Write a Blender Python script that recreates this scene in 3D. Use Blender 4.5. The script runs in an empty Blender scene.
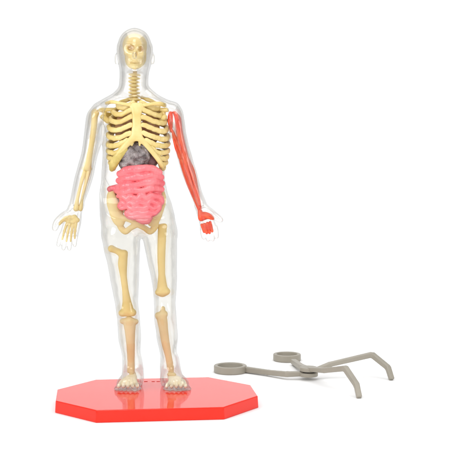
import bpy, bmesh, math, random
import numpy as np
from math import radians as R
random.seed(4); rng = np.random.RandomState(7)
S = 0.01                       # one modelling unit -> 0.01 Blender units
C = bpy.context.scene.collection
sc = bpy.context.scene
sc.unit_settings.system = 'METRIC'; sc.unit_settings.scale_length = 0.05

# ------------------------------------------------------------------ camera
F, PITCH, HC = 1200.0, 0.0716, 256.2          # viewing distance, tilt, height above the stand
cam = bpy.data.cameras.new('camera'); camo = bpy.data.objects.new('camera', cam); C.objects.link(camo)
cam.sensor_width = 36; cam.lens = 36 * F / 450; cam.clip_start = .1; cam.clip_end = 500
camo.location = (0, -F * S, HC * S); camo.rotation_euler = (math.pi / 2 - PITCH, 0, 0)
sc.camera = camo
cp, sp = math.cos(PITCH), math.sin(PITCH)
def at_y(px, py, Y):                           # a point of the upright plane Y (works on arrays)
    a = (px - 225.) / F; b = (225. - py) / F
    dy = cp + b * sp; dz = -sp + b * cp
    t = (Y + F) / dy
    return a * t, HC + dz * t
def at_z(px, py, z):                           # a point of the level plane z
    a = (px - 225.) / F; b = (225. - py) / F
    dy = cp + b * sp; dz = -sp + b * cp
    t = (z - HC) / dz
    return np.array((a * t, -F + dy * t, z))
Y0 = 30.0                                      # the figure's own upright plane
def GROUND():                                  # local height of the stand's top in that plane
    lo, hi = 350., 430.
    for _ in range(60):
        m = (lo + hi) / 2
        if at_y(225, m, Y0)[1] > 0: lo = m
        else: hi = m
    return lo
GY = GROUND()

# ------------------------------------------------------------------ implicit-surface modelling
class Grid:
    def __init__(s, lo, hi, h):
        s.lo = np.array(lo, float); s.h = h
        s.n = np.ceil((np.array(hi) - s.lo) / h).astype(int) + 1
        s.F = np.full(tuple(s.n), 40., np.float32)
        s.ax = [s.lo[i] + h * np.arange(s.n[i], dtype=np.float32) for i in range(3)]
    def block(s, lo, hi):
        a = np.clip(np.floor((np.array(lo) - s.lo) / s.h).astype(int), 0, s.n)
        b = np.clip(np.ceil((np.array(hi) - s.lo) / s.h).astype(int) + 1, 0, s.n)
        if (b <= a).any(): return None
        sl = tuple(slice(a[i], b[i]) for i in range(3))
        X = s.ax[0][sl[0]][:, None, None]; Y = s.ax[1][sl[1]][None, :, None]; Z = s.ax[2][sl[2]][None, None, :]
        return sl, X, Y, Z
    def put(s, fn, lo, hi, k=0., op='add', m=None):
        m = (k + 3 * s.h) if m is None else m
        r = s.block(np.array(lo) - m, np.array(hi) + m)
        if r is None: return
        sl, X, Y, Z = r
        d = fn(X, Y, Z); a = s.F[sl]
        if op == 'add':
            res = np.minimum(a, d)
            if k > 0:
                q = np.maximum(k - np.abs(a - d), 0) / k; res = res - q * q * k * .25
        else:
            res = np.maximum(a, -d)
            if k > 0:
                q = np.maximum(k - np.abs(a + d), 0) / k; res = res + q * q * k * .25
        s.F[sl] = res
    def cone(s, a, b, ra, rb, k=0., fy=1., op='add', fz=1.):
        a = np.array(a, float); b = np.array(b, float); ab = b - a; L = max(ab @ ab, 1e-6)
        def fn(X, Y, Z):
            t = np.clip(((X - a[0]) * ab[0] + (Y - a[1]) * ab[1] + (Z - a[2]) * ab[2]) / L, 0, 1)
            dx = X - a[0] - t * ab[0]; dy = (Y - a[1] - t * ab[1]) / fy; dz = (Z - a[2] - t * ab[2]) / fz
            return (np.sqrt(dx * dx + dy * dy + dz * dz) - (ra + (rb - ra) * t)) * min(fy, fz, 1.)
        r = max(ra, rb) * max(fy, fz, 1)
        s.put(fn, np.minimum(a, b) - r, np.maximum(a, b) + r, k, op)
    def tube(s, P, rad, k=0., fy=1., sub=4, kj=None, fz=1.):
        P, rad = smooth_path(P, rad, sub)
        for i in range(len(P) - 1): s.cone(P[i], P[i + 1], rad[i], rad[i + 1], k if kj is None else kj, fy, fz=fz)
    def ball(s, c, r, k=0., op='add', rot=0.):
        c = np.array(c, float); r = np.array(r, float) if np.ndim(r) else np.array([r] * 3, float)
        cr, sr = math.cos(rot), math.sin(rot)
        def fn(X, Y, Z):
            dx = X - c[0]; dz = Z - c[2]; x = dx * cr + dz * sr; z = -dx * sr + dz * cr; y = Y - c[1]
            k0 = np.sqrt((x / r[0]) ** 2 + (y / r[1]) ** 2 + (z / r[2]) ** 2)
            k1 = np.sqrt((x / r[0] ** 2) ** 2 + (y / r[1] ** 2) ** 2 + (z / r[2] ** 2) ** 2) + 1e-6
            return k0 * (k0 - 1) / k1
        m = r.max() if rot else r
        s.put(fn, c - m, c + m, k, op)
    def loft(s, sec, k=0., n=2.0, op='add'):       # (height, x left, x right, half depth[, depth centre])
        sec = sorted([tuple(q) + ((0.,) if len(q) == 4 else ()) for q in sec], key=lambda q: -q[0])
        zz = np.array([-q[0] for q in sec]); cx = np.array([(q[1] + q[2]) / 2 for q in sec])
        rx = np.array([(q[2] - q[1]) / 2 for q in sec]); ry = np.array([q[3] for q in sec]); cy = np.array([q[4] for q in sec])
        def fn(X, Y, Z):
            z = Z.ravel()
            f = lambda v: catmull(z, zz, v)[None, None, :]
            a, b, c, d = f(cx), f(rx), f(ry), f(cy)
            q = (np.abs((X - a) / b) ** n + np.abs((Y - d) / c) ** n) ** (1. / n)
            e = (q - 1) * np.minimum(b, c)
            o = np.maximum(np.maximum(zz[0] - Z, Z - zz[-1]), -50)
            return np.maximum(e, o)
        s.put(fn, (min(cx - rx), min(cy - ry), zz[0]), (max(cx + rx), max(cy + ry), zz[-1]), k, op)
    def blur(s, n, z0=None, z1=None):
        A = np.clip(s.F, -7, 7)
        for ax in range(3):
            for _ in range(n):
                B = A.copy(); lo = [slice(None)] * 3; mi = [slice(None)] * 3; hi = [slice(None)] * 3
                lo[ax] = slice(0, -2); mi[ax] = slice(1, -1); hi[ax] = slice(2, None)
                B[tuple(mi)] = .25 * A[tuple(lo)] + .5 * A[tuple(mi)] + .25 * A[tuple(hi)]; A = B
        s.F = A
    def noise(s, amp, f, seed=0):
        r = np.random.RandomState(seed); X, Y, Z = s.ax[0][:, None, None], s.ax[1][None, :, None], s.ax[2][None, None, :]
        n = 0
        for o in range(7):
            v = r.normal(size=3); v /= np.linalg.norm(v); q = f * (1 + .5 * r.rand()); ph = r.rand() * 6.28
            n = n + np.sin(q * (v[0] * X + v[1] * Y + v[2] * Z) + ph)
        s.F += (amp / 2.6 * n).astype(np.float32)
    def mesh(s, off=0.):
        A = s.F + off; ins = A < 0
        c = np.zeros(tuple(s.n - 1), np.int8)
        for i in (0, 1):
            for j in (0, 1):
                for k in (0, 1): c += ins[i:s.n[0] - 1 + i, j:s.n[1] - 1 + j, k:s.n[2] - 1 + k]
        act = (c > 0) & (c < 8); I, J, K = np.nonzero(act)
        idx = np.full(act.shape, -1, np.int32); idx[I, J, K] = np.arange(len(I))
        cor = {(i, j, k): A[I + i, J + j, K + k].astype(np.float64) for i in (0, 1) for j in (0, 1) for k in (0, 1)}
        pos = np.zeros((len(I), 3)); cnt = np.zeros(len(I))
        for p in cor:
            for ax in range(3):
                if p[ax]: continue
                q = list(p); q[ax] = 1; q = tuple(q)
                a, b = cor[p], cor[q]; m = (a < 0) != (b < 0)
                t = np.where(m, a / np.where(m, a - b, 1), 0)
                pt = np.tile(np.array(p, float), (len(I), 1)); pt[:, ax] = t
                pos[m] += pt[m]; cnt[m] += 1
        pos /= cnt[:, None]
        V = s.lo + s.h * (np.stack([I, J, K], 1) + pos)
        faces = []
        for ax in range(3):
            sl0 = [slice(None)] * 3; sl1 = [slice(None)] * 3; sl0[ax] = slice(0, -1); sl1[ax] = slice(1, None)
            ch = ins[tuple(sl0)] != ins[tuple(sl1)]; up = ins[tuple(sl0)]
            e = [q for q in range(3) if q != ax]
            i = np.stack(np.nonzero(ch), 1)
            ok = (i[:, e[0]] > 0) & (i[:, e[1]] > 0) & (i[:, e[0]] < s.n[e[0]] - 1) & (i[:, e[1]] < s.n[e[1]] - 1)
            i = i[ok]; u = up[i[:, 0], i[:, 1], i[:, 2]]
            def cell(d0, d1):
                j = i.copy(); j[:, e[0]] += d0; j[:, e[1]] += d1; return idx[j[:, 0], j[:, 1], j[:, 2]]
            q = np.stack([cell(-1, -1), cell(0, -1), cell(0, 0), cell(-1, 0)], 1)
            flip = ~u if ax != 1 else u
            q[flip] = q[flip][:, ::-1]
            faces.append(q)
        return V, np.concatenate(faces)
def catmull(z, zz, v):
    if len(zz) < 3: return np.interp(z, zz, v).astype(np.float32)
    m = np.gradient(v, zz); i = np.clip(np.searchsorted(zz, z) - 1, 0, len(zz) - 2)
    h = zz[i + 1] - zz[i]; t = np.clip((z - zz[i]) / h, 0, 1)
    return ((2*t**3-3*t**2+1)*v[i] + (t**3-2*t**2+t)*h*m[i] + (-2*t**3+3*t**2)*v[i+1] + (t**3-t**2)*h*m[i+1]).astype(np.float32)
def smooth_path(P, rad, sub=4):
    P = np.array(P, float); rad = np.array(rad, float) if np.ndim(rad) else np.full(len(P), float(rad))
    if len(P) < 3: return P, rad
    t = np.arange(len(P)); tt = np.linspace(0, len(P) - 1, (len(P) - 1) * sub + 1)
    Q = np.stack([catmull(tt, t, P[:, i]) for i in range(3)], 1)
    return Q, np.interp(tt, t, rad)
def L(px, py, d=0.): return (px, d, -py)       # figure-local point: across, depth (towards the viewer negative), up

def to_world(V):                                # figure-local -> world
    x, z = at_y(V[:, 0], -V[:, 2], Y0)
    return np.stack([x, Y0 + V[:, 1] * (F + Y0) / F, z], 1)
def link_mesh(name, V, Fc, mat, parent=None, smooth=True, label=None):
    me = bpy.data.meshes.new(name)
    V = np.asarray(V) * S
    if isinstance(Fc, np.ndarray) and Fc.ndim == 2:
        me.vertices.add(len(V)); me.vertices.foreach_set('co', V.astype(np.float32).ravel())
        k = Fc.shape[1]
        me.loops.add(Fc.size); me.loops.foreach_set('vertex_index', Fc.astype(np.int32).ravel())
        me.polygons.add(len(Fc)); me.polygons.foreach_set('loop_start', np.arange(0, Fc.size, k, dtype=np.int32))
        me.update(calc_edges=True); me.validate()
    else:
        me.from_pydata([tuple(v) for v in V], [], [tuple(f) for f in Fc])
    if smooth: me.polygons.foreach_set('use_smooth', [True] * len(me.polygons))
    me.materials.append(mat)
    o = bpy.data.objects.new(name, me); C.objects.link(o)
    if parent is not None: attach(o, parent)
    if label: o['label'] = label
    return o
def attach(o, parent):
    o.parent = parent
    w = parent_world(parent); o.matrix_parent_inverse = w.inverted()
from mathutils import Matrix, Vector
def parent_world(p):
    m = Matrix.Translation(p.location)
    if p.parent: m = parent_world(p.parent) @ p.matrix_parent_inverse @ m
    return m
def fig(name, g, mat, parent, label=None, off=0.):
    V, Fc = g.mesh(off); return link_mesh(name, to_world(V), Fc, mat, parent, True, label)
def tag(o, label, cat, group=None):
    o['label'] = label; o['category'] = cat
    if group: o['group'] = group
    return o
def empty(name, loc):
    o = bpy.data.objects.new(name, None); C.objects.link(o); o.location = loc; o.empty_display_size = .2; return o

# ------------------------------------------------------------------ materials
def new_mat(name):
    m = bpy.data.materials.new(name); m.use_nodes = True; nt = m.node_tree
    return m, nt, nt.nodes['Principled BSDF'], nt.nodes['Material Output']
def plastic(name, c1, c2, rough=.4, scale=6., bump=.15, bscale=25., sss=0., sssc=None, coat=0., detail=4, bdist=.01):
    m, nt, b, out = new_mat(name); N = nt.nodes.new; Lk = nt.links.new
    tc = N('ShaderNodeTexCoord'); n = N('ShaderNodeTexNoise'); n.inputs['Scale'].default_value = scale; n.inputs['Detail'].default_value = detail
    Lk(tc.outputs['Object'], n.inputs['Vector'])
    r = N('ShaderNodeValToRGB'); r.color_ramp.elements[0].position = .35; r.color_ramp.elements[1].position = .65
    r.color_ramp.elements[0].color = (*c1, 1); r.color_ramp.elements[1].color = (*c2, 1)
    Lk(n.outputs['Fac'], r.inputs['Fac']); Lk(r.outputs['Color'], b.inputs['Base Color'])
    b.inputs['Roughness'].default_value = rough
    if sss:
        b.inputs['Subsurface Weight'].default_value = sss; b.inputs['Subsurface Radius'].default_value = sssc or (.05, .03, .015); b.inputs['Subsurface Scale'].default_value = 1.
    if coat: b.inputs['Coat Weight'].default_value = coat; b.inputs['Coat Roughness'].default_value = .12
    n2 = N('ShaderNodeTexNoise'); n2.inputs['Scale'].default_value = bscale; n2.inputs['Detail'].default_value = 3
    Lk(tc.outputs['Object'], n2.inputs['Vector'])
    bp = N('ShaderNodeBump'); bp.inputs['Strength'].default_value = bump; bp.inputs['Distance'].default_value = bdist
    Lk(n2.outputs['Fac'], bp.inputs['Height']); Lk(bp.outputs['Normal'], b.inputs['Normal'])
    return m
M_bone = plastic('ivory_plastic', (.82, .62, .24), (.90, .73, .34), .38, 5, .3, 22, .15)
M_bone_leg = plastic('tan_ivory_plastic', (.80, .59, .21), (.87, .68, .29), .45, 4, .25, 18, .15)
M_shin = plastic('pale_tan_plastic', (.76, .59, .30), (.84, .68, .38), .45, 4, .25, 18, .15)
M_rib = plastic('rib_yellow_plastic', (.66, .50, .17), (.78, .62, .27), .36, 7, .3, 22, .1)
M_pink = plastic('pink_plastic', (.76, .125, .15), (.84, .22, .235), .34, 6, .35, 14, .05, coat=.3, bdist=.02)
M_muscle = plastic('red_muscle_plastic', (.86, .065, .018), (.92, .15, .055), .42, 9, .3, 20, .08)
M_organ = plastic('grey_brown_plastic', (.08, .06, .06), (.36, .31, .30), .34, 17, 1., 30, detail=8, bdist=.03)
M_lung = plastic('dark_red_plastic', (.34, .13, .07), (.52, .30, .15), .4, 10, .4, 20)
M_grey = plastic('grey_plastic', (.29, .265, .215), (.33, .30, .245), .42, 3, .12, 60)
M_dark = plastic('dark_grey_plastic', (.03, .028, .025), (.05, .045, .04), .6)

def red_mat():
    m, nt, b, out = new_mat('glossy_red_plastic'); N = nt.nodes.new; Lk = nt.links.new
    tc = N('ShaderNodeTexCoord'); n = N('ShaderNodeTexNoise'); n.inputs['Scale'].default_value = 1.6
    Lk(tc.outputs['Object'], n.inputs['Vector'])
    r = N('ShaderNodeValToRGB'); r.color_ramp.elements[0].color = (.76, .016, .004, 1); r.color_ramp.elements[1].color = (.82, .022, .007, 1)
    Lk(n.outputs['Fac'], r.inputs['Fac']); Lk(r.outputs['Color'], b.inputs['Base Color'])
    b.inputs['Roughness'].default_value = .07; b.inputs['IOR'].default_value = 1.40
    n2 = N('ShaderNodeTexNoise'); n2.inputs['Scale'].default_value = 3.; n2.inputs['Detail'].default_value = 2
    Lk(tc.outputs['Object'], n2.inputs['Vector'])
    bp = N('ShaderNodeBump'); bp.inputs['Strength'].default_value = .05; bp.inputs['Distance'].default_value = .01
    Lk(n2.outputs['Fac'], bp.inputs['Height']); Lk(bp.outputs['Normal'], b.inputs['Normal'])
    return m
M_red = red_mat()
M_redmark = plastic('dark_red_mark', (.55, .012, .01), (.6, .02, .012), .8); M_redmark.node_tree.nodes['Principled BSDF'].inputs['Specular IOR Level'].default_value = .05

def clear_mat(name, edge, face, p, gloss_rough=.06, bump=.25):
    # clear moulded plastic skin: straight-through transmission that darkens where the wall is seen edge-on, plus a clear gloss
    m, nt, b, out = new_mat(name); N = nt.nodes.new; Lk = nt.links.new; nt.nodes.remove(b)
    tc = N('ShaderNodeTexCoord'); n2 = N('ShaderNodeTexNoise'); n2.inputs['Scale'].default_value = 5.; n2.inputs['Detail'].default_value = 3
    Lk(tc.outputs['Object'], n2.inputs['Vector'])
    bp = N('ShaderNodeBump'); bp.inputs['Strength'].default_value = bump; bp.inputs['Distance'].default_value = .03
    Lk(n2.outputs['Fac'], bp.inputs['Height'])
    lw = N('ShaderNodeLayerWeight'); lw.inputs['Blend'].default_value = .5; Lk(bp.outputs['Normal'], lw.inputs['Normal'])
    pw = N('ShaderNodeMath'); pw.operation = 'POWER'; pw.inputs[1].default_value = p; Lk(lw.outputs['Facing'], pw.inputs[0])
    mx = N('ShaderNodeMix'); mx.data_type = 'RGBA'; mx.inputs[6].default_value = (*face, 1); mx.inputs[7].default_value = (*edge, 1)
    Lk(pw.outputs[0], mx.inputs[0])
    tr = N('ShaderNodeBsdfTransparent'); Lk(mx.outputs[2], tr.inputs['Color'])
    gl = N('ShaderNodeBsdfGlossy'); gl.inputs['Roughness'].default_value = gloss_rough; Lk(bp.outputs['Normal'], gl.inputs['Normal'])
    fr = N('ShaderNodeFresnel'); fr.inputs['IOR'].default_value = 1.5; Lk(bp.outputs['Normal'], fr.inputs['Normal'])
    cl = N('ShaderNodeMath'); cl.operation = 'MINIMUM'; cl.inputs[1].default_value = .35; Lk(fr.outputs[0], cl.inputs[0])
    ms = N('ShaderNodeMixShader'); Lk(cl.outputs[0], ms.inputs[0]); Lk(tr.outputs[0], ms.inputs[1]); Lk(gl.outputs[0], ms.inputs[2])
    gs = N('ShaderNodeBsdfGlass'); gs.inputs['IOR'].default_value = 1.42; gs.inputs['Roughness'].default_value = .0; gs.inputs['Color'].default_value = (.99, .99, .992, 1); Lk(bp.outputs['Normal'], gs.inputs['Normal'])
    m2 = N('ShaderNodeMixShader'); m2.inputs[0].default_value = .12; Lk(ms.outputs[0], m2.inputs[1]); Lk(gs.outputs[0], m2.inputs[2]); ms = m2
    Lk(ms.outputs[0], out.inputs['Surface'])
    va = N('ShaderNodeVolumeAbsorption'); va.inputs['Density'].default_value = 1.6; va.inputs['Color'].default_value = (.64, .62, .52, 1)
    Lk(va.outputs[0], out.inputs['Volume'])
    return m
def glass_mat():
    m, nt, b, out = new_mat('clear_glassy_plastic'); N = nt.nodes.new; Lk = nt.links.new; nt.nodes.remove(b)
    g = N('ShaderNodeBsdfGlass'); g.inputs['IOR'].default_value = 1.35; g.inputs['Roughness'].default_value = 0.; g.inputs['Color'].default_value = (.985, .985, .99, 1)
    Lk(g.outputs[0], out.inputs['Surface']); return m
USE_GLASS = False
M_clear = glass_mat() if USE_GLASS else clear_mat('clear_plastic', (.30, .30, .33), (.986, .983, .976), 8.0, .04, .2)

def sheet_mat():
    m, nt, b, out = new_mat('white_paper'); N = nt.nodes.new; Lk = nt.links.new
    tc = N('ShaderNodeTexCoord'); n = N('ShaderNodeTexNoise'); n.inputs['Scale'].default_value = 1.2
    Lk(tc.outputs['Object'], n.inputs['Vector'])
    r = N('ShaderNodeValToRGB'); r.color_ramp.elements[0].color = (.90, .90, .90, 1); r.color_ramp.elements[1].color = (.92, .92, .92, 1)
    Lk(n.outputs['Fac'], r.inputs['Fac']); Lk(r.outputs['Color'], b.inputs['Base Color'])
    b.inputs['Roughness'].default_value = .9; b.inputs['Specular IOR Level'].default_value = .1
    return m
M_sheet = sheet_mat()

# ------------------------------------------------------------------ backdrop: one white paper sweep
T = 12.0                                        # stand thickness; the paper lies at z = -T
prof = [(-1150., 0.)] + [(900 + 500 * math.sin(a), 500 - 500 * math.cos(a)) for a in np.linspace(0, math.pi / 2, 24)] + [(1400., 2200.)]
V = [(x, y, z - T - .05) for y, z in prof for x in (-1500., 1500.)]
Fc = [(2 * i, 2 * i + 1, 2 * i + 3, 2 * i + 2) for i in range(len(prof) - 1)]
bd = link_mesh('backdrop', V, Fc, M_sheet); bd['kind'] = 'structure'; bd['label'] = 'seamless white paper sweep under and behind the models'

# ------------------------------------------------------------------ the red stand
OX, ROT, LX, WY, CX, CY = -69.7, .112, 100.1, 73.4, 39.5, 46.6
octo = [(-LX, WY - CY), (-LX, -WY + CY), (-LX + CX, -WY), (LX - CX, -WY), (LX, -WY + CY), (LX, WY - CY), (LX - CX, WY), (-LX + CX, WY)]
def rot2(x, y): return x * math.cos(ROT) - y * math.sin(ROT), x * math.sin(ROT) + y * math.cos(ROT)
def octo_mesh(name, parent):
    bm = bmesh.new(); P = [rot2(*p) for p in octo]
    top = [bm.verts.new((x * S, y * S, 0)) for x, y in P]
    bot = [bm.verts.new((x * 1.008 * S, y * 1.008 * S, -T * S)) for x, y in P]
    bm.faces.new(top); bm.faces.new(bot[::-1])
    for i in range(8): j = (i + 1) % 8; bm.faces.new((top[i], bot[i], bot[j], top[j]))
    bm.normal_update()
    bmesh.ops.recalc_face_normals(bm, faces=bm.faces)
    bmesh.ops.bevel(bm, geom=[e for e in bm.edges], offset=.9 * S, segments=3, profile=.5, affect='EDGES')
    me = bpy.data.meshes.new(name); bm.to_mesh(me); bm.free(); me.materials.append(M_red)
    me.set_sharp_from_angle(angle=R(40))
    me.polygons.foreach_set('use_smooth', [p.area < .045 for p in me.polygons])
    o = bpy.data.objects.new(name, me); C.objects.link(o); o.parent = parent; return o
stand = tag(empty('display_stand', (OX * S, 0, 0)), 'glossy red eight-sided display stand under the feet of the clear figure', 'stand')
octo_mesh('platform', stand)
def stand_child(name, V, Fc, mat, label=None):
    o = link_mesh(name, V, Fc, mat, None, False, label); attach(o, stand); return o
# raised foot seats and the small dark marks at the rear edge
def pad(cx, cy, rx, ry, ang, h, name, mat, z0=0.):
    bm = bmesh.new(); n = 40; top = []; bot = []
    for i in range(n):
        a = 2 * math.pi * i / n
        x = math.copysign(abs(math.cos(a)) ** .6, math.cos(a)) * rx; y = math.copysign(abs(math.sin(a)) ** .6, math.sin(a)) * ry
        X = cx + x * math.cos(ang) - y * math.sin(ang); Yy = cy + x * math.sin(ang) + y * math.cos(ang)
        top.append((X, Yy, z0 + h)); bot.append((X + (X - cx) * .03, Yy + (Yy - cy) * .03, z0))
    return stand_child(name, top + bot, [tuple(range(n))] + [(i, n + i, n + (i + 1) % n, (i + 1) % n)[::-1] for i in range(n)], mat)
for px, w in ((145.8, 1.9), (153.2, 1.7), (158.3, 1.9)):
    q = at_z(px, 381.6, 0.); pad(q[0], q[1], w, .9, ROT, .15, 'raised_mark', M_redmark, .05)

# ------------------------------------------------------------------ the figure
FX = at_y(150, GY, Y0)[0]
fg = tag(empty('anatomy_figure', (FX * S, Y0 * S, 0)), 'clear standing human figure with skeleton, pink intestine and one red arm, on red stand', 'anatomy model')

def palms(g):
    g.loft([(206, 68.5, 83.5, 5.6), (213, 66.5, 82, 5.2), (221, 63.5, 81.5, 5.6), (229, 61., 80.4, 5.4), (236, 60., 78.5, 4.4)], 2.)
    g.loft([(206, 194.5, 208.5, 5.6), (212, 196, 210.5, 5.2), (218, 198, 213.5, 5.6), (225, 199.5, 216.4, 5.4), (230, 200.3, 217.4, 4.4)], 2.)
    g.tube([L(72, 213, -1), L(66, 216, -3)], [5, 4.6], 2.5); g.tube([L(205, 210, -1), L(209.5, 212.5, -3)], [5, 4.4], 2.5)
def fingers(g):
    for (a, b, c, r) in (((62.4, 233), (59.8, 239.6), (58.8, 244.8), 2.3), ((66.8, 235), (64.6, 242.4), (64.0, 248.2), 2.4), ((71.4, 235), (69.8, 242.4), (69.8, 248.4), 2.4), ((76., 234), (75.2, 240.4), (75.2, 245.0), 2.25),
                         ((202.4, 228), (202.6, 233), (203.6, 237.6), 2.2), ((206.8, 229), (207.4, 235), (208.2, 239.6), 2.3), ((211.4, 229), (212.2, 235), (212.8, 239.4), 2.3), ((215.6, 227), (216.6, 232.6), (217., 236.8), 2.1)):
        g.tube([L(*a, -.5), L(*b, -1.5), L(*c, -3.5)], [r + .35, r, r - .25], .5)
    g.tube([L(67, 215, -3), L(62, 218.2, -4), L(57.5, 222.5, -5), L(55.6, 228.5, -6)], [4.2, 3.8, 3.0, 2.5], 2.)
    g.tube([L(207.5, 211.5, -2), L(212, 214, -4), L(216.5, 216.8, -5), L(220.8, 219.8, -6)], [4.2, 3.6, 2.9, 2.5], 2.)

def foot(g, ax, hx, bx):
    z0 = GY; m = (ax[0] + ax[1]) / 2
    g.cone(L(m, 362, 2), L(m, 380, 3), 9.3, 10.2, 3.)
    g.cone(L(hx, z0 - 8.5, 6.5), L(bx, z0 - 6.2, -12), 9.2, 9.0, 5., fz=.85)
    g.cone(L(bx - 6, z0 - 4.6, -12), L(bx + 5, z0 - 5., -13), 6., 6.4, 5.)
    g.cone(L(m, z0 - 16, 0), L(bx, z0 - 8, -13), 9., 6., 5.)
def toes(g, bx, tl):
    z0 = GY
    for i, (tx, r, dd) in enumerate(tl):
        g.cone(L(bx + (tx - bx) * .85, z0 - r - 1.4, -17), L(tx, z0 - r - .6, dd - 1.5), r + .5, r + .2, .6)
    g.cone(L(bx + (133.5 - 129.5 if bx < 150 else -7), z0 - 1., 9), L(bx, z0 - 1., -14), 8.8, 9.4, .8, fz=.26)
    g.cone(L(bx - 5, z0 - 1., -15), L(bx + 5, z0 - 1., -16), 8.8, 9.0, .5, fz=.26)
    g.put(lambda X, Y, Z: Z + (z0 - .15) + 0 * X + 0 * Y, (100, -40, -z0 - 6), (200, 30, -z0 + .1), 0, 'cut')

body = Grid((46, -36, -398), (230, 34, -22), .8)
body.loft([(93, 119, 149, 11, 3), (97, 109, 157, 12.5, 3), (101, 99, 168, 15, 2), (107, 95.5, 175, 18, 1), (116, 97, 176, 20.5, 0), (128, 101.5, 172.5, 22, -1), (145, 103, 169, 21.5, -1),
           (160, 102.5, 166, 20, -1), (175, 101.5, 164.5, 19.5, -1), (190, 100, 167, 20, -1), (205, 99.7, 172, 21, 0), (220, 100.5, 175.5, 21.5, 0), (230, 103, 176, 18, 0), (236, 110, 168, 12, 0)], 0, 2.3)
body.ball(L(120, 121, -16), (15, 6, 10), 6); body.ball(L(154, 121, -16), (15, 6, 10), 6)          # chest
body.loft([(220, 107, 136, 14), (230, 101.6, 139.4, 19), (243, 102.5, 140, 19), (262, 107, 139.5, 17.5), (283, 111, 139, 16), (304, 115, 138.3, 14.5), (318, 117, 140, 14), (336, 118.5, 140.5, 14, 1), (353, 122, 140.3, 12, 2), (367, 122.5, 142, 9.6, 2)], 2.5)
body.loft([(220, 146, 170, 14), (230, 141.8, 177, 19), (243, 143.8, 177, 19), (262, 147.5, 177, 17.5), (283, 152, 177, 16), (304, 154, 175.7, 14.5), (318, 154, 176.5, 14), (336, 157, 176.7, 14, 1), (353, 160.3, 176, 12, 2), (367, 161, 178.5, 9.6, 2)], 2.5)
body.loft([(107, 96, 108, 9, 1), (112, 90, 106, 11, 1), (119, 86.2, 104, 12.5, 1), (131, 84.2, 101.5, 11.5, 1), (148, 82, 99.5, 10.5, 1), (158, 80, 97, 9.8), (168, 77, 95.3, 9.8), (183, 73.2, 91.6, 9), (193, 71.2, 88.4, 8), (204, 69, 84.2, 6.3), (209, 68.3, 83, 5.6)], 2.5)
body.loft([(105, 164, 175, 9, 1), (110, 168, 180.2, 11, 1), (118, 169, 183.8, 12.5, 1), (134, 172.4, 186.4, 11.5, 1), (151, 175.8, 190.6, 10.5, 1), (162, 178.4, 193.8, 9.8), (171, 181, 196.5, 9.8), (183, 185.5, 199.8, 9), (193, 189.6, 202.8, 8), (204, 193.8, 207.4, 6.3), (209, 195.2, 209.3, 5.6)], 2.5)
body.ball(L(97.5, 114.5, 1), (9., 12, 9.), 7); body.ball(L(172, 112, 1), (9.5, 12., 9.6), 7)
body.cone(L(108, 108, 2), L(126, 92, 3), 8, 8, 6); body.cone(L(161, 107, 2), L(142, 92, 3), 8, 8, 6)
body.loft([(60, 121, 148, 14, 3), (66, 119.5, 149.5, 15, 3), (78, 119.0, 148.4, 13.5, 3), (88, 118.2, 149, 13, 3), (96, 114, 153, 12.5, 3), (104, 112, 158, 12, 2)], 3.)
for kx in (128, 166): body.ball(L(kx, 312, -9), (7, 6.5, 9), 7)
for kx in (128.5, 167): body.ball(L(kx, 338, 8), (9, 9, 18), 7)
foot(body, (122.6, 142.6), 133.5, 129.5); foot(body, (161.2, 179.6), 170.5, 177.5)
body.blur(7)
palms(body)
# head and neck
body.ball(L(134.6, 47.5, 1), (17.3, 19.8, 19.6), 2.); body.loft([(46, 118, 151.2, 19, 0), (52, 117.4, 151.8, 19.6, 0), (60, 118, 151.3, 19, 0), (67, 120.4, 149.6, 18, -1), (74, 126, 144, 15, -2)], 4.)
body.ball(L(136, 57, -18.6), (2.6, 4, 4.6), 5); body.ball(L(136, 71, -16), (5, 4, 4), 3)      # nose, chin
body.ball(L(129, 50, -20.5), (4.2, 2.6, 2.6), 2, 'cut'); body.ball(L(143, 50, -20.5), (4.2, 2.6, 2.6), 2, 'cut')
body.cone(L(131.5, 64.4, -20), L(140.5, 64.4, -20), 1.1, 1.1, 1.2); body.cone(L(132.5, 67, -19.5), L(139.5, 67, -19.5), 1.1, 1.1, 1.2)
for ex, sg in ((116.4, -1), (152.6, 1)):
    body.ball(L(ex, 58.5, 2), (2.3, 3.4, 6), 1.2); body.ball(L(ex + sg * 1.4, 58, -.5), (1.1, 1.6, 3.4), .8, 'cut')
toes(body, 129.5, [(118.6, 2.0, -20.5), (122.2, 2.1, -22.2), (126.2, 2.2, -23.6), (130.6, 2.4, -24.6), (136.6, 3.3, -25.)])
toes(body, 177.5, [(189, 2.0, -19.5), (185.6, 2.1, -21.2), (181.6, 2.2, -22.8), (177.2, 2.4, -24.), (171, 3.3, -24.8)])
body.noise(.13, .36, 21); fingers(body); body.blur(1)
zz_ = -body.ax[2][None, None, :]; Xg = body.ax[0][:, None, None]; Yg = body.ax[1][None, :, None]
body.F = np.maximum(body.F, -(body.F + 2.3 + .4 * np.maximum(zz_ - 178, 0) * ((Xg > 97) & (Xg < 182))))        # hollow wall above, solid legs
def window(X, Y, Z):                                                                      # the open chest and belly
    py = -Z; hw = 32.5 + 12 * np.clip((py - 160) / 25., 0, 1) ** 2
    qx = np.abs(X - 137.4) - (hw - 20); qz = np.abs(py - 176.) - (78. - 20)
    d = np.sqrt(np.maximum(qx, 0) ** 2 + np.maximum(qz, 0) ** 2) + np.minimum(np.maximum(qx, qz), 0) - 20
    return np.maximum(d * .7, (Y + 6. + .022 * np.maximum(py - 192, 0) ** 2) * .8)
body.put(window, (90, -40, -256), (184, -4, -96), 1.2, 'cut')
Vb, Fb = body.mesh(0.)
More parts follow.
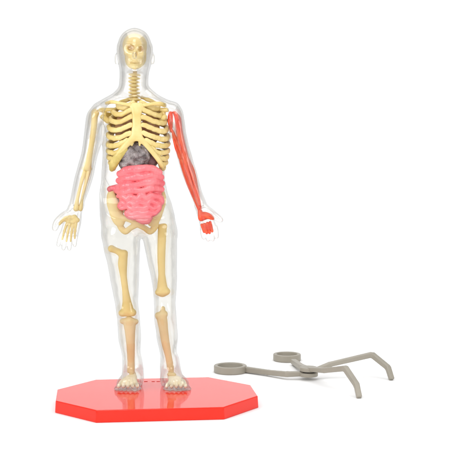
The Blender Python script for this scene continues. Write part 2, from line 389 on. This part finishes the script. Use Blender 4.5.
link_mesh('clear_body', to_world(Vb), Fb, M_clear, fg, True, 'clear see-through plastic body shell with head, arms, hands and feet')

# ---- skull
g = Grid((116, -22, -76), (154, 24, -28), .5)
g.ball(L(134.6, 45, 3), (12.2, 14, 11.6)); g.ball(L(135.4, 50, -3), (10.8, 11, 11), 4)
g.cone(L(129.6, 44.2, -11), L(142.6, 45.2, -10), 2.4, 2.4, 2.); g.cone(L(130, 61.9, -16.5), L(142, 61.9, -16.5), .5, .5, .6, op='cut')               # brow
g.ball(L(127.6, 54, -8), (3.2, 4, 3), 2); g.ball(L(144, 54.4, -8), (3.0, 4, 3), 2)    # cheekbones
g.ball(L(136, 59.8, -8.6), (7.4, 6, 4.6), 3); g.ball(L(135.4, 58, 0), (8.2, 9, 6), 3)                          # upper jaw
g.ball(L(131.9, 48.8, -13.5), (3.9, 8, 3.0), .8, 'cut'); g.ball(L(141.9, 49.8, -13.) , (3.0, 8, 2.8), .8, 'cut')
g.ball(L(137.4, 54.8, -14), (1.5, 4, 2.6), .6, 'cut')
g.ball(L(125.8, 59.2, -8), (1.5, 3, 2.6), .8, 'cut'); g.ball(L(145.6, 59.4, -8), (1.5, 3, 2.6), .8, 'cut')
skull = fig('skull', g, M_bone, fg)
g = Grid((118, -22, -76), (150, 14, -52), .5)
g.tube([L(126.6, 54, 2), L(127.8, 60.5, -1), L(130.4, 65., -7), L(135.8, 67.2, -12.), L(140.6, 65.2, -7), L(143.4, 60.5, -1), L(144.4, 54, 2)], [1.8, 2.5, 2.6, 3.0, 2.6, 2.5, 1.8], .6, sub=4)
fig('lower_jaw', g, M_bone, skull)

# ---- spine
g = Grid((132, 4, -222), (144, 20, -70), .8)
g.tube([L(134.2, 71, 5), L(133.6, 88, 6), L(134.5, 104, 10), L(137, 130, 14), L(137.5, 160, 9), L(138, 185, 7), L(138, 205, 12)], [2.6, 2.6, 2.4, 1.8, 1.8, 1.8, 1.8], 0)
spine = fig('spine', g, M_bone, fg)
sp_pts, _ = smooth_path([(134.2, 5, 73), (133.4, 5, 88), (134.5, 8, 101), (137, 12, 125), (137.4, 9, 150), (138, 6, 175), (138, 8, 200)], 1., 12)
dd = np.concatenate([[0], np.cumsum(np.linalg.norm(np.diff(sp_pts, axis=0), axis=1))])
s = 1.5; vi = 0
while s < dd[-1]:
    c = [np.interp(s, dd, sp_pts[:, i]) for i in range(3)]; w = 4.2 if vi < 7 else 4.6 + .1 * min(vi - 7, 12); hh = 1.8 if vi < 7 else 1.9 + .04 * (vi - 7)
    g = Grid((c[0] - w * 2.1, c[1] - w - 2, -c[2] - hh * 2 - 2), (c[0] + w * 2.1, c[1] + w + 8, -c[2] + hh * 2 + 2), .55)
    P = lambda x, y, z: (c[0] + x, c[1] + y, -c[2] + z)
    g.ball(P(0, 0, 0), (w, w, hh)); g.cone(P(-w * 1.2, 1, .4), P(w * 1.2, 1, -.4), 1.1, 1.1, 1.2); g.cone(P(0, 3, 0), P(0, w + 4, -1.6), 1.3, .8, 1.)
    g.cone(P(-w * .8, -.5, -.7), P(w * .8, -.5, -.7), 1., 1., .8)
    fig('vertebra', g, M_bone, spine)
    s += 3.6 if vi < 7 else 5.0 + .12 * (vi - 7); vi += 1

# ---- rib cage
cage = Grid((104, -24, -180), (172, 22, -96), .55)
cage.loft([(103, 133, 142.5, 2.2, -12.5), (106, 130.5, 145, 2.4, -13), (110, 132, 143.5, 2.2, -14), (124, 133.5, 142.5, 2.2, -15.5), (136, 132.5, 143.5, 2.2, -16.5), (141, 134, 142, 2.0, -16.5)], 1.5, 2.6)
cage.cone(L(134.6, 139, -16.5), L(133.2, 145, -16), 1.5, 1.1, 1.); cage.cone(L(140.6, 139, -16.5), L(140.8, 145.5, -16), 1.4, 1., 1.)
for sg, px in ((-1, 136.5), (1, 138.5)):        # costal margin
    e = [L(px + sg * 1, 137, -16.5), L(px + sg * 8, 143.5, -16.5), L(px + sg * 15, 152, -15.5), L(px + sg * 21, 160, -12.5), L(px + sg * 24.5, 167, -8)]
    cage.tube(e, [2.6, 2.6, 2.5, 2.3, 1.8] if sg < 0 else [2.4, 2.1, 1.9, 1.9, 1.6], 1.5, fy=.7)
cage_o = fig('rib_cage', cage, M_rib, fg)
def rib(sg, i):
    cx = 138.; W = [20, 24.5, 27.5, 29, 29.8, 30, 29.6, 29, 27.5, 25.5][i]; D = [12, 15, 17, 18, 18.5, 18.5, 18, 17, 15.5, 14][i]
    ys, th0 = [(103, 12), (109.4, 12), (117, 12), (125, 12), (133, 13), (140.3, 18), (147, 28), (153, 40), (158.6, 50), (163., 62)][i]
    k1, k2, k3 = ((5., 4.6, 1.6) if sg < 0 else (4.6, 6.4, 3.4)) if i < 5 else (4.5, 5.5, 3.5)
    kt = np.array([th0, max(38, th0 + 8), max(62, th0 + 16), max(92, th0 + 24), 172.]); kv = np.array([ys, ys + k1, ys + k2, ys + k3, ys - 6.])
    yl = ys + 6; yb = ys - 6
    pts = []; rad = []
    for q_ in range(31):
        q = q_ / 2.5; t = q / 12; th = R(th0 + (172 - th0) * t)
        x = W * math.sin(th); y = 1 - (D if th < math.pi / 2 else D * .95) * math.cos(th)
        py = float(catmull(np.array([math.degrees(th)]), kt, kv)[0])
        pts.append(L(cx + sg * x, py, y)); rad.append(float(np.interp(q, [0, 2, 5, 7, 9, 12], [2.5, 2.55, 2.55, 2.3, 2.0, 1.7])))
    g = Grid((cx - 36 if sg < 0 else cx - 2, -24, -yl - 20), (cx + 2 if sg < 0 else cx + 36, 24, -min(yb, ys) + 6), .6)
    for j in range(len(pts) - 1): g.cone(pts[j], pts[j + 1], rad[j], rad[j + 1], .3, fy=.6)
    g.noise(.12, .9, 30 + i)
    fig('rib', g, M_rib, cage_o)
for i in range(10):
    for sg in (-1, 1): rib(sg, i)
# lower cartilage plate on the picture-left side
g = Grid((104, -22, -178), (132, 6, -140), .6)
g.tube([L(126, 149, -16.4), L(119, 157, -15), L(114.5, 164, -11), L(112.5, 169, -7)], [3.2, 4., 4.2, 2.6], .5, fy=.45)
fig('costal_cartilage', g, plastic('olive_yellow_plastic', (.42, .32, .06), (.66, .52, .18), .35, 9, .3, 20), cage_o)

# ---- collarbones, shoulder blades
def simple(name, lo, hi, fn, mat=M_bone, h=.6, parent=None, label=None):
    if name in ('collarbone', 'shoulder_blade'): mat = M_rib
    g = Grid(lo, hi, h); fn(g); return fig(name, g, mat, parent or fg, label)
simple('collarbone', (96, -24, -116), (136, 10, -96), lambda g: g.tube([L(131, 105.2, -13), L(122, 103.8, -13.5), L(113, 102.2, -10.5), L(107, 103.6, -5)], [1.9, 1.5, 1.8, 1.7], 0, fy=.8))
simple('collarbone', (138, -24, -116), (178, 10, -96), lambda g: g.tube([L(144, 105.6, -13), L(152, 104.4, -13.5), L(160, 104., -10.5), L(165, 105.4, -5)], [1.9, 1.6, 2.2, 2.1], 0, fy=.8))
def blade(g, sg, cx):
    P = lambda x, y, d: L(cx + sg * x, y, d)
    g.cone(P(6, 110, -4), P(-8, 109.4, 2), 2.3, 1.8, 1.); g.cone(P(4, 117, -6), P(-1, 121, -1), 2.5, 2.8, 1.2); g.cone(P(3, 112, -1), P(2, 119, -3), 2., 2., 1.)
    g.cone(P(-6, 112, 12), P(-4, 134, 15), 4., 2., 2., fy=.4); g.cone(P(2, 114, 6), P(-8, 118, 14), 2.5, 5, 2., fy=.4)
simple('shoulder_blade', (92, -12, -140), (128, 24, -104), lambda g: blade(g, -1, 107))
simple('shoulder_blade', (148, -12, -140), (178, 24, -104), lambda g: blade(g, 1, 161))

# ---- picture-left arm bones
simple('upper_arm_bone', (80, -12, -176), (102, 14, -106), lambda g: (g.ball(L(95.4, 113, 0), (3.9, 4, 4.2)), g.tube([L(94.8, 113, 0), L(93.8, 128, 0), L(91.4, 145, 0), L(88.4, 160, 0), L(87, 167.5, 0)], [3.2, 2.7, 2.6, 3.0, 3.9], 1.5), g.cone(L(83.8, 168.6, 0), L(90, 168.8, 0), 2.2, 2.2, 1.)))
simple('forearm_bone', (72, -10, -216), (94, 10, -166), lambda g: (g.tube([L(84.3, 172.5, -.5), L(80.6, 186, -1), L(77.6, 199, -1), L(76.3, 208.6, -1)], [2.2, 1.5, 1.7, 2.9], 0)))
simple('forearm_bone', (72, -10, -216), (94, 10, -166), lambda g: (g.tube([L(88.3, 171.5, 1), L(85.4, 184, 1), L(82, 199, 0), L(80.4, 209, 0)], [2.6, 1.7, 1.5, 2.3], 0)))
def hb(g):
    for x, y in ((66, 219), (70, 217.5), (74.5, 217), (69, 221.5), (73.5, 221.4), (77, 220)): g.ball(L(x, y, -1.5), (2.9, 2.4, 2.6), 1.2)
    g.tube([L(67, 217.8, -1.5), L(62.6, 220.6, -3), L(60, 224, -4)], [2., 1.5, 1.1], .6)
    for a, b, c in (((67.4, 223), (64.6, 231), (62.6, 239)), ((70.3, 223.5), (68.2, 232), (66.8, 241)), ((73.4, 223.5), (71.8, 232), (71., 241)), ((76.2, 223), (75.2, 231), (75, 238))):
        g.tube([L(*a, -1.5), L(*b, -1.5), L(*c, -2.5)], [1.5, 1.15, .9], .3); g.ball(L(*b, -1.5), 1.45, .6)
simple('hand_bones', (52, -12, -250), (84, 8, -208), hb, h=.45)

# ---- pelvis
def pelvis(g):
    for sg, cx in ((-1, 138), (1, 138)):
        P = lambda x, y, d: L(cx + sg * x, y, d)
        xo = 27 if sg < 0 else 24
        g.tube([P(xo, 193, -2), P(xo - 2, 203, -4), P(xo - 6, 214, -5), P(xo - 9.5, 222, -5)], [2.6, 4.4, 4.8, 4.2], 2., fy=.5)
        g.tube([P(xo - 1, 192, -2), P(xo - 5, 188.5, 3), P(xo - 14, 190, 10)], [2.2, 2.4, 2.4], 2.)
        g.tube([P(xo - 5, 200, 1), P(xo - 10, 203, 6), P(8, 206, 10)], [5.5, 6.5, 5], 3., fy=.4)
        g.tube([P(17.4, 219, -4), P(17.4, 226, -3), P(12.5, 231.2, -4), P(7, 227.5, -6), P(1, 224, -8)], [3.2, 2.8, 2.7, 2.4, 2.8], 1., fy=.8)
        g.tube([P(17.5, 218, -5), P(10, 218.4, -7), P(1, 221.5, -8)], [3., 2.4, 3.2], 1., fy=.8)
    g.tube([L(138, 192, 10), L(138, 204, 12), L(138, 214, 10)], [7, 6, 3], 2., fy=.5)
simple('pelvis', (106, -18, -240), (168, 22, -182), pelvis, plastic('pelvis_tan_plastic', (.82, .61, .26), (.90, .72, .36), .45, 4, .25, 18, .1))

# ---- leg bones
simple('thigh_bone', (104, -12, -322), (142, 12, -242), lambda g: (g.ball(L(111.6, 248.6, -1), (3.6, 4, 3.6)), g.tube([L(112, 248.8, -1), L(118, 251.4, 0), L(123, 254.5, 0)], [2.5, 2.6, 3.6], 1.5), g.ball(L(124.6, 253.4, 0), (3.2, 4, 3.4), 1.5),
    g.tube([L(123.6, 254, 0), L(122.6, 264, 0), L(123.6, 276, -1), L(125.4, 290, -1), L(127, 303, 0), L(127.6, 311, 0)], [3.6, 4.2, 2.9, 2.8, 4., 5.8], 1.5, fy=.8), g.ball(L(122.6, 313, 0), (4.2, 5, 3.6), 1.5), g.ball(L(132.4, 312.6, 0), (4., 5, 3.8), 1.5)), M_bone_leg)
simple('thigh_bone', (148, -12, -300), (178, 12, -220), lambda g: (g.tube([L(162.4, 228, 0), L(161.8, 240, 0), L(161.4, 258, -1), L(161.8, 274, -1), L(162.2, 286, 0), L(162.4, 291, 0)], [4.4, 4.3, 4., 3.5, 5., 6.], 0, fy=.8), g.cone(L(159.4, 226.6, 0), L(164.6, 226, 0), 2.2, 2.6, 1.), g.ball(L(159, 292.4, 0), (4, 5, 3), 1.5), g.ball(L(166.4, 291.4, 0), (3.9, 5, 3.6), 1.5)), M_bone_leg)
simple('shin_bone', (112, -12, -384), (144, 12, -314), lambda g: (g.cone(L(122.6, 321, 0), L(136, 321.6, 0), 2.9, 2.6, 0), g.tube([L(129.4, 322, 0), L(130.2, 332, 0), L(130.8, 346, 0), L(131.4, 360, 0), L(131.7, 374, 0)], [5.6, 4.2, 3.4, 2.6, 2.4], 2., fy=.8)), M_shin)
simple('calf_bone', (112, -6, -384), (144, 12, -314), lambda g: g.tube([L(125.2, 326, 3), L(127., 345, 4), L(128.2, 362, 3), L(128.4, 372, 2)], [1.5, 1.1, 1.1, 1.5], 0), M_shin)
simple('shin_bone', (148, -12, -384), (182, 12, -300), lambda g: (g.cone(L(158, 315.6, 0), L(164.4, 314, 0), 3.4, 3.4, 0), g.cone(L(163, 308.4, 0), L(162.4, 314, 0), 2.2, 3., 1.), g.tube([L(161.8, 317, 0), L(163.4, 328, 0), L(165.4, 342, 0), L(168.4, 356, 0), L(171, 371, 0)], [4.6, 3.8, 3.5, 2.7, 2.9], 2., fy=.8)), M_shin)
simple('ankle_bone', (164, -12, -384), (182, 12, -364), lambda g: (g.cone(L(169.6, 374, -2), L(174.4, 374.6, -2), 2.3, 2., 0)), M_shin)
for cx, ax in ((129.5, 132.4), (177, 171.8)):
    def fb(g):
        g.ball(L(ax, GY - 11, 4), (3.4, 6, 4)); 
        for q in range(5):
            u = (q - 2) * 4.4; g.tube([L(ax + u * .25, GY - 10, 0), L(cx + u * .7, GY - 7.4, -8), L(cx + u * .98, GY - 4.8, -16), L(cx + u * 1.04, GY - 3.6, -19.5)], [2.2, 1.7, 1.6, 1.4], 1.0)
    simple('foot_bones', (108, -28, -GY), (196, 14, -366), fb, plastic('pale_ivory_plastic', (.88, .76, .52), (.92, .84, .66), .45), .5)

# ---- organs
g = Grid((114, -22, -180), (160, 16, -138), .5)
g.ball(L(133, 155, -9), (13, 9, 10.5)); g.ball(L(142, 155.5, -9), (10., 9, 10.5), 3); g.ball(L(141, 146.5, -9), (9, 7, 5), 3); g.ball(L(126.4, 163, -7), (7, 8, 7), 3); g.ball(L(138, 165, -8), (10, 8, 6), 3)
g.noise(.55, .55, 3); g.noise(.3, 1.3, 5)
fig('liver', g, M_organ, fg, 'lumpy grey-brown liver under the rib arch')
for nm, c, r in (('lung', (124, 128), (9, 10, 17)), ('lung', (151, 128), (9, 10, 17))):
    g = Grid((110, -14, -150), (166, 16, -104), .8); g.ball(L(*c, 1), r); g.noise(.5, .5, 2); fig(nm, g, plastic('pale_lung_plastic', (.70, .47, .30), (.80, .60, .38), .4) if 0 else M_lung, fg)
g = Grid((122, -16, -150), (160, 12, -110), .7); g.ball(L(141, 133, -5), (9, 7, 11), rot=.4); g.noise(.4, .6, 9); fig('heart', g, M_lung, fg)
g = Grid((140, -18, -176), (168, 10, -146), .6); g.ball(L(151, 160, -3), (7.5, 7, 9), rot=-.4); g.noise(.3, .6, 4); fig('spleen', g, plastic('dark_purple_plastic', (.13, .05, .06), (.26, .13, .13), .4, 12, .5, 24), fg)

g = Grid((102, -30, -232), (172, 18, -158), .55)
g.loft([(168, 129, 157, 4, -5), (173, 121.5, 161.5, 7.5, -5), (182, 119.6, 162.2, 9, -6.), (191, 119.4, 162.2, 10, -6.), (204, 120.6, 161.5, 10.2, -6), (210, 124.4, 159.6, 9.8, -5.5), (215, 130, 155.5, 9, -5.), (219.5, 138, 150, 4, -6)], 0, 2.3)
bands = [ # broad folds of the large bowel, then the tangled small bowel
 ([(121, 173.5), (129, 170), (140, 169), (151, 168), (159.5, 172)], 4.0), ([(119.5, 180.5), (129, 177.5), (141, 176.2), (152, 174.8), (161.5, 177)], 3.7),
 ([(110.5, 189), (118, 187.8), (126, 184.8), (137, 184.2), (148, 181.8), (155, 180.8), (162.5, 183)], 3.5), ([(116, 190.5), (124, 191.4), (133, 189.6), (143, 190), (153, 187.6), (162, 189.2)], 3.3)]
small = [([(120, 196.5), (124, 195), (128.5, 198), (133, 195.6), (138, 197.4), (142.5, 194.8), (147, 197), (152, 194.6), (157, 196.6), (161.4, 198.6), (161.2, 202.4), (157, 203.2), (152, 200.8), (147.6, 203), (142, 201), (137, 203.4), (132, 201.2), (127.6, 203.6), (123, 202.4), (121.6, 206), (124.6, 209), (129.6, 207.2), (134, 209.6), (139, 207.4), (144.5, 209.6), (149.6, 207.2), (154.6, 209.4), (158.8, 208), (158.4, 212.4), (154, 214.8), (148.6, 213), (143.4, 215.2), (138.6, 213), (133.6, 215.2), (129, 213.4), (130, 217.4), (135, 219.6), (140.6, 218.6), (146, 220.4), (151.4, 218.8), (148.6, 223), (143.6, 224), (139, 222.6)], 2.75)]
def belly(x, y): 
    e = 1 - ((x - 141) / 22.5) ** 2; return -3.5 - 14.5 * math.sqrt(max(e, .0))
jr = np.random.RandomState(11)
small = [([(x + jr.uniform(-.9, .9), y + (0 if 0 else jr.uniform(-.9, .9))) for x, y in [(a, b if b < 200 else 200 + (b - 200) * .84) for a, b in P]], r) for P, r in small]
for P, r in bands + small: g.tube([L(x, y, belly(x, y) + (1. if r > 3 else .8)) for x, y in P], [r * .9] + [r * (1.06 + .16 * math.sin(2.1 * q_ + .3 * q_ * q_ % 5)) for q_ in range(len(P) - 2)] + [r * .9], 1.0, kj=.3, sub=4, fy=1.)
g.noise(.2, .7, 8)
fig('intestine', g, M_pink, fg, 'glossy pink folded intestine')

# ---- picture-right arm muscle
def fibres(g, P, r0, n, k=.35, fy=1.):
    P, rr = smooth_path(P, r0, 5)
    for i in range(len(P) - 1): g.cone(P[i], P[i + 1], rr[i] * .5, rr[i + 1] * .5, k)
    for j in range(n):
        a = 2 * math.pi * j / n; off = .60; tw = .6
        pts = []
        for i in range(len(P)):
            aa = a + tw * i / len(P)
            pts.append(P[i] + np.array((math.cos(aa), math.sin(aa) * fy, 0)) * rr[i] * .68)
        for i in range(len(P) - 1): g.cone(pts[i], pts[i + 1], rr[i] * .33, rr[i + 1] * .33, k * .4)
def arm(g):
    fibres(g, [L(170.6, 112.2, -1), L(170.3, 117, -2), L(170.4, 123, -2), L(171.4, 132, -1)], [2.0, 2.8, 2.6, 1.3], 5)
    fibres(g, [L(172., 129, -2), L(175., 139, -2), L(178., 148, -2), L(181.4, 158, -2)], [1.0, 2.6, 3.4, 3.2], 5)
    fibres(g, [L(174.2, 112., 1), L(177.6, 118, 0), L(178.8, 128, 0), L(180.6, 138, 0), L(183.6, 150, 0), L(187., 162, 0)], [2.0, 3.3, 3.4, 3.6, 3.6, 3.2], 6)
    fibres(g, [L(179.4, 148, 0), L(184., 163, -1), L(187., 174, -1), L(190.6, 186, -1), L(195., 198, 0), L(198.6, 208, 0), L(199.8, 213, -1)], [3., 4.2, 3.9, 3.4, 2.6, 1.9, 1.6], 6)
    fibres(g, [L(185., 156, 1), L(190.6, 168, 0), L(193.4, 178, 0), L(195.6, 188, 0), L(198., 199, 0), L(200, 208, 0), L(201, 213, -1)], [3., 3.2, 3.2, 2.8, 2.3, 1.7, 1.5], 6)
simple('arm_muscle', (164, -12, -216), (206, 12, -106), arm, M_muscle, .45, label='red striated muscle of the whole arm')
def palm(g):
    g.cone(L(200, 211, -1), L(201.4, 217, -2), 2.3, 3.4, 1.); g.cone(L(201.2, 218.6, -2), L(206.4, 216, -2.5), 2.6, 3.2, 1.2, fy=.8); g.tube([L(204, 215, -2), L(209, 216, -4), L(213.2, 218.4, -5)], [3.4, 2.6, 1.2], 1.)
    g.cone(L(200.4, 214, -3), L(201., 219.4, -4), 1.1, 1.2, .3); g.cone(L(203.2, 213, -3), L(204.2, 218.4, -4.4), 1.1, 1.2, .3)
simple('hand_muscle', (194, -12, -224), (218, 8, -206), palm, M_muscle, .4)
def fing(g):
    for i, (a, b) in enumerate((((202., 224.8), (204.2, 231.6)), ((204.6, 224.2), (206.8, 232.8)), ((207.4, 223.2), (209.6, 232.6)), ((210.2, 222.4), (212.2, 231.)))):
        g.cone(L(*a, -2), L(*b, -2.6), 1.6, 1.35, .1)
simple('finger_muscle', (196, -10, -238), (216, 6, -218), fing, M_muscle, .4)

# ------------------------------------------------------------------ the grey tongs
fz = -T
tongs = tag(empty('tongs', tuple(at_z(308, 374, fz) * S)), 'grey plastic scissor tongs with two finger rings and bent tips on white paper', 'tongs')
def wfig(name, g, mat, parent, label=None):
    V, Fc = g.mesh(); return link_mesh(name, V, Fc, mat, parent, True, label)
def bar(g, P, w, h, side=None, rnd=1.2, k=1.2):          # square-section bar along the points; w = half width, h = half height per point
    P = [np.array(p, float) for p in P]
    for i in range(len(P) - 1):
        a, b = P[i], P[i + 1]; t = (b - a); Ln = np.linalg.norm(t); t = t / Ln
        s_ = np.array(side) if side is not None else np.cross(t, (0, 0, 1)); s_ = s_ - t * (s_ @ t); s_ /= np.linalg.norm(s_); u = np.cross(s_, t)
        w0, w1, h0, h1 = w[i], w[i + 1], h[i], h[i + 1]
        def fn(X, Y, Z):
            dx, dy, dz = X - a[0], Y - a[1], Z - a[2]
            l = dx * t[0] + dy * t[1] + dz * t[2]; q = np.clip(l / Ln, 0, 1)
            W = w0 + (w1 - w0) * q; H = h0 + (h1 - h0) * q
            e0 = np.abs(l - Ln / 2) - Ln / 2 - .8 + rnd; e1 = np.abs(dx * s_[0] + dy * s_[1] + dz * s_[2]) - W + rnd; e2 = np.abs(dx * u[0] + dy * u[1] + dz * u[2]) - H + rnd
            o = np.sqrt(np.maximum(e0, 0) ** 2 + np.maximum(e1, 0) ** 2 + np.maximum(e2, 0) ** 2)
            return o + np.minimum(np.maximum(e0, np.maximum(e1, e2)), 0) - rnd
        m = max(w0, w1, h0, h1) + 2
        g.put(fn, np.minimum(a, b) - m, np.maximum(a, b) + m, k)
def ring(g, c, Ro, wall, hh, rnd=1.1, k=0.):
    def fn(X, Y, Z):
        r = np.sqrt((X - c[0]) ** 2 + (Y - c[1]) ** 2); e1 = np.abs(r - Ro + wall / 2) - wall / 2 + rnd; e2 = np.abs(Z - c[2]) - hh + rnd
        return np.sqrt(np.maximum(e1, 0) ** 2 + np.maximum(e2, 0) ** 2) + np.minimum(np.maximum(e1, e2), 0) - rnd
    g.put(fn, (c[0] - Ro, c[1] - Ro, c[2] - hh), (c[0] + Ro, c[1] + Ro, c[2] + hh), k)
def gbox(P, m=8, h=.8): P = np.array(P); return Grid(P.min(0) - m, P.max(0) + m, h)
pv = at_z(308.5, 371.5, fz + 9)
r1 = at_z(230.3, 366.2, fz + 6.8); r2 = at_z(287., 354.8, fz + 6.8)
# lower arm: front ring -> kink -> pivot -> far tip
A = [at_z(246, 369.4, fz + 4), at_z(268, 372.4, fz + 4.2), at_z(287, 374.2, fz + 6), pv + (0, 0, -2.2)]
B = [pv + (0, 0, -2.2), at_z(330, 364.3, fz + 15), at_z(372, 354.6, fz + 25)]
Bt = [at_z(372, 354.6, fz + 25), at_z(388, 367.5, fz + 13), at_z(391.6, 379., fz + 1.5)]
allp = A + B + Bt; g = gbox(allp, 10, .7)
bar(g, A + B[1:], [3.2, 2.9, 3.0, 4., 3.2, 3.2], [3.2, 2.9, 3., 2.4, 2.6, 3.], rnd=1.1)
bar(g, Bt, [3.0, 2.9, 2.8], [3.1, 2.9, 2.7], rnd=1.1)
armA = wfig('arm', g, M_grey, tongs, 'arm running from the front ring to the far tip')
g = Grid(r1 - (24, 24, 9), r1 + (24, 24, 9), .6); ring(g, r1 - (0, 0, 2.7), 19., 4.6, 4.1); wfig('finger_ring', g, M_grey, armA)
A2 = [at_z(293.5, 361.5, fz + 4), at_z(301, 366.6, fz + 7), pv + (0, 0, 2.6)]
B2 = [at_z(325, 370.4, fz + 17), at_z(345.4, 368.3, fz + 24)]
B2t = [at_z(345.4, 368.3, fz + 24), at_z(356.6, 385., fz + 12), at_z(359.2, 397., fz + 1.5)]
g = gbox(A2 + B2 + B2t, 10, .7)
bar(g, A2 + B2, [3.4, 3.2, 4., 3.3, 3.2], [3., 3., 2.4, 2.8, 3.], rnd=1.1)
bar(g, B2t, [3.0, 2.9, 2.8], [3.1, 2.9, 2.7], rnd=1.1)
armB = wfig('arm', g, M_grey, tongs, 'arm running from the rear ring to the near tip')
g = Grid(r2 - (22, 22, 9), r2 + (22, 22, 9), .6); ring(g, r2 - (0, 0, 2.7), 16.8, 4.4, 4.1); wfig('finger_ring', g, M_grey, armB)
def disc(g, c, r, hh, rnd=.8):
    def fn(X, Y, Z):
        q = np.sqrt((X - c[0]) ** 2 + (Y - c[1]) ** 2) - r + rnd; e = np.abs(Z - c[2]) - hh + rnd
        return np.sqrt(np.maximum(q, 0) ** 2 + np.maximum(e, 0) ** 2) + np.minimum(np.maximum(q, e), 0) - rnd
    g.put(fn, (c[0] - r, c[1] - r, c[2] - hh), (c[0] + r, c[1] + r, c[2] + hh), 0)
g = Grid(pv - (15, 15, 12), pv + (15, 15, 12), .6); disc(g, pv + (0, 0, -2.9), 10.6, 2.2); wfig('pivot_disc', g, M_grey, armA)
g = Grid(pv - (15, 15, 12), pv + (15, 15, 12), .6); disc(g, pv + (0, 0, 2.9), 10.2, 2.2); wfig('pivot_disc', g, M_grey, armB)
g = Grid(pv - (10, 10, 12), pv + (10, 10, 12), .6); disc(g, pv + (0, 0, 0), 7.4, 1.5, .4); wfig('pivot_pin', g, M_dark, tongs)

# ------------------------------------------------------------------ light
w = bpy.data.worlds.new('World'); sc.world = w; w.use_nodes = True
nt = w.node_tree; bg = nt.nodes['Background']; bg.inputs['Strength'].default_value = 1.
tc = nt.nodes.new('ShaderNodeTexCoord'); sx = nt.nodes.new('ShaderNodeSeparateXYZ'); nt.links.new(tc.outputs['Generated'], sx.inputs[0])
rp = nt.nodes.new('ShaderNodeValToRGB'); rp.color_ramp.elements[0].position = .35; rp.color_ramp.elements[0].color = (.55, .55, .56, 1)
rp.color_ramp.elements[1].position = .9; rp.color_ramp.elements[1].color = (.85, .85, .85, 1)
nt.links.new(sx.outputs['Z'], rp.inputs['Fac']); nt.links.new(rp.outputs['Color'], bg.inputs['Color'])
def area(name, loc, aim, size, power, size_y=None):
    l = bpy.data.lights.new(name, 'AREA'); l.energy = power; l.size = size
    l.shape = 'RECTANGLE' if size_y else 'DISK'
    if size_y: l.size_y = size_y
    o = bpy.data.objects.new(name, l); C.objects.link(o); o.location = loc
    o.rotation_euler = (Vector(aim) - Vector(loc)).to_track_quat('-Z', 'Y').to_euler(); return o
area('overhead_softbox', (0, 2, 11), (0, 1.5, 0), 12, 500, 9)
area('left_softbox', (-9, -8, 5), (-.5, 0, 1.6), 6, 640)
area('right_softbox', (9, -8, 4.5), (0, 0, 1.5), 5, 300)
area('front_softbox', (-1, -13, 12), (0, 0, 1.5), 7, 640)
area('backdrop_light', (0, 6, 7), (0, 14, 4), 9, 170, 4)

sc.view_settings.view_transform = 'Standard'; sc.view_settings.look = 'None'; sc.view_settings.exposure = 0; sc.view_settings.gamma = 1
sc.render.engine = 'CYCLES'; cy = sc.cycles; cy.use_denoising = True
try: cy.denoiser = 'OPENIMAGEDENOISE'
except Exception: pass
cy.max_bounces = 18; cy.diffuse_bounces = 4; cy.glossy_bounces = 8; cy.transmission_bounces = 16; cy.transparent_max_bounces = 32
cy.caustics_reflective = False; cy.caustics_refractive = True; cy.use_adaptive_sampling = True; cy.adaptive_threshold = .02
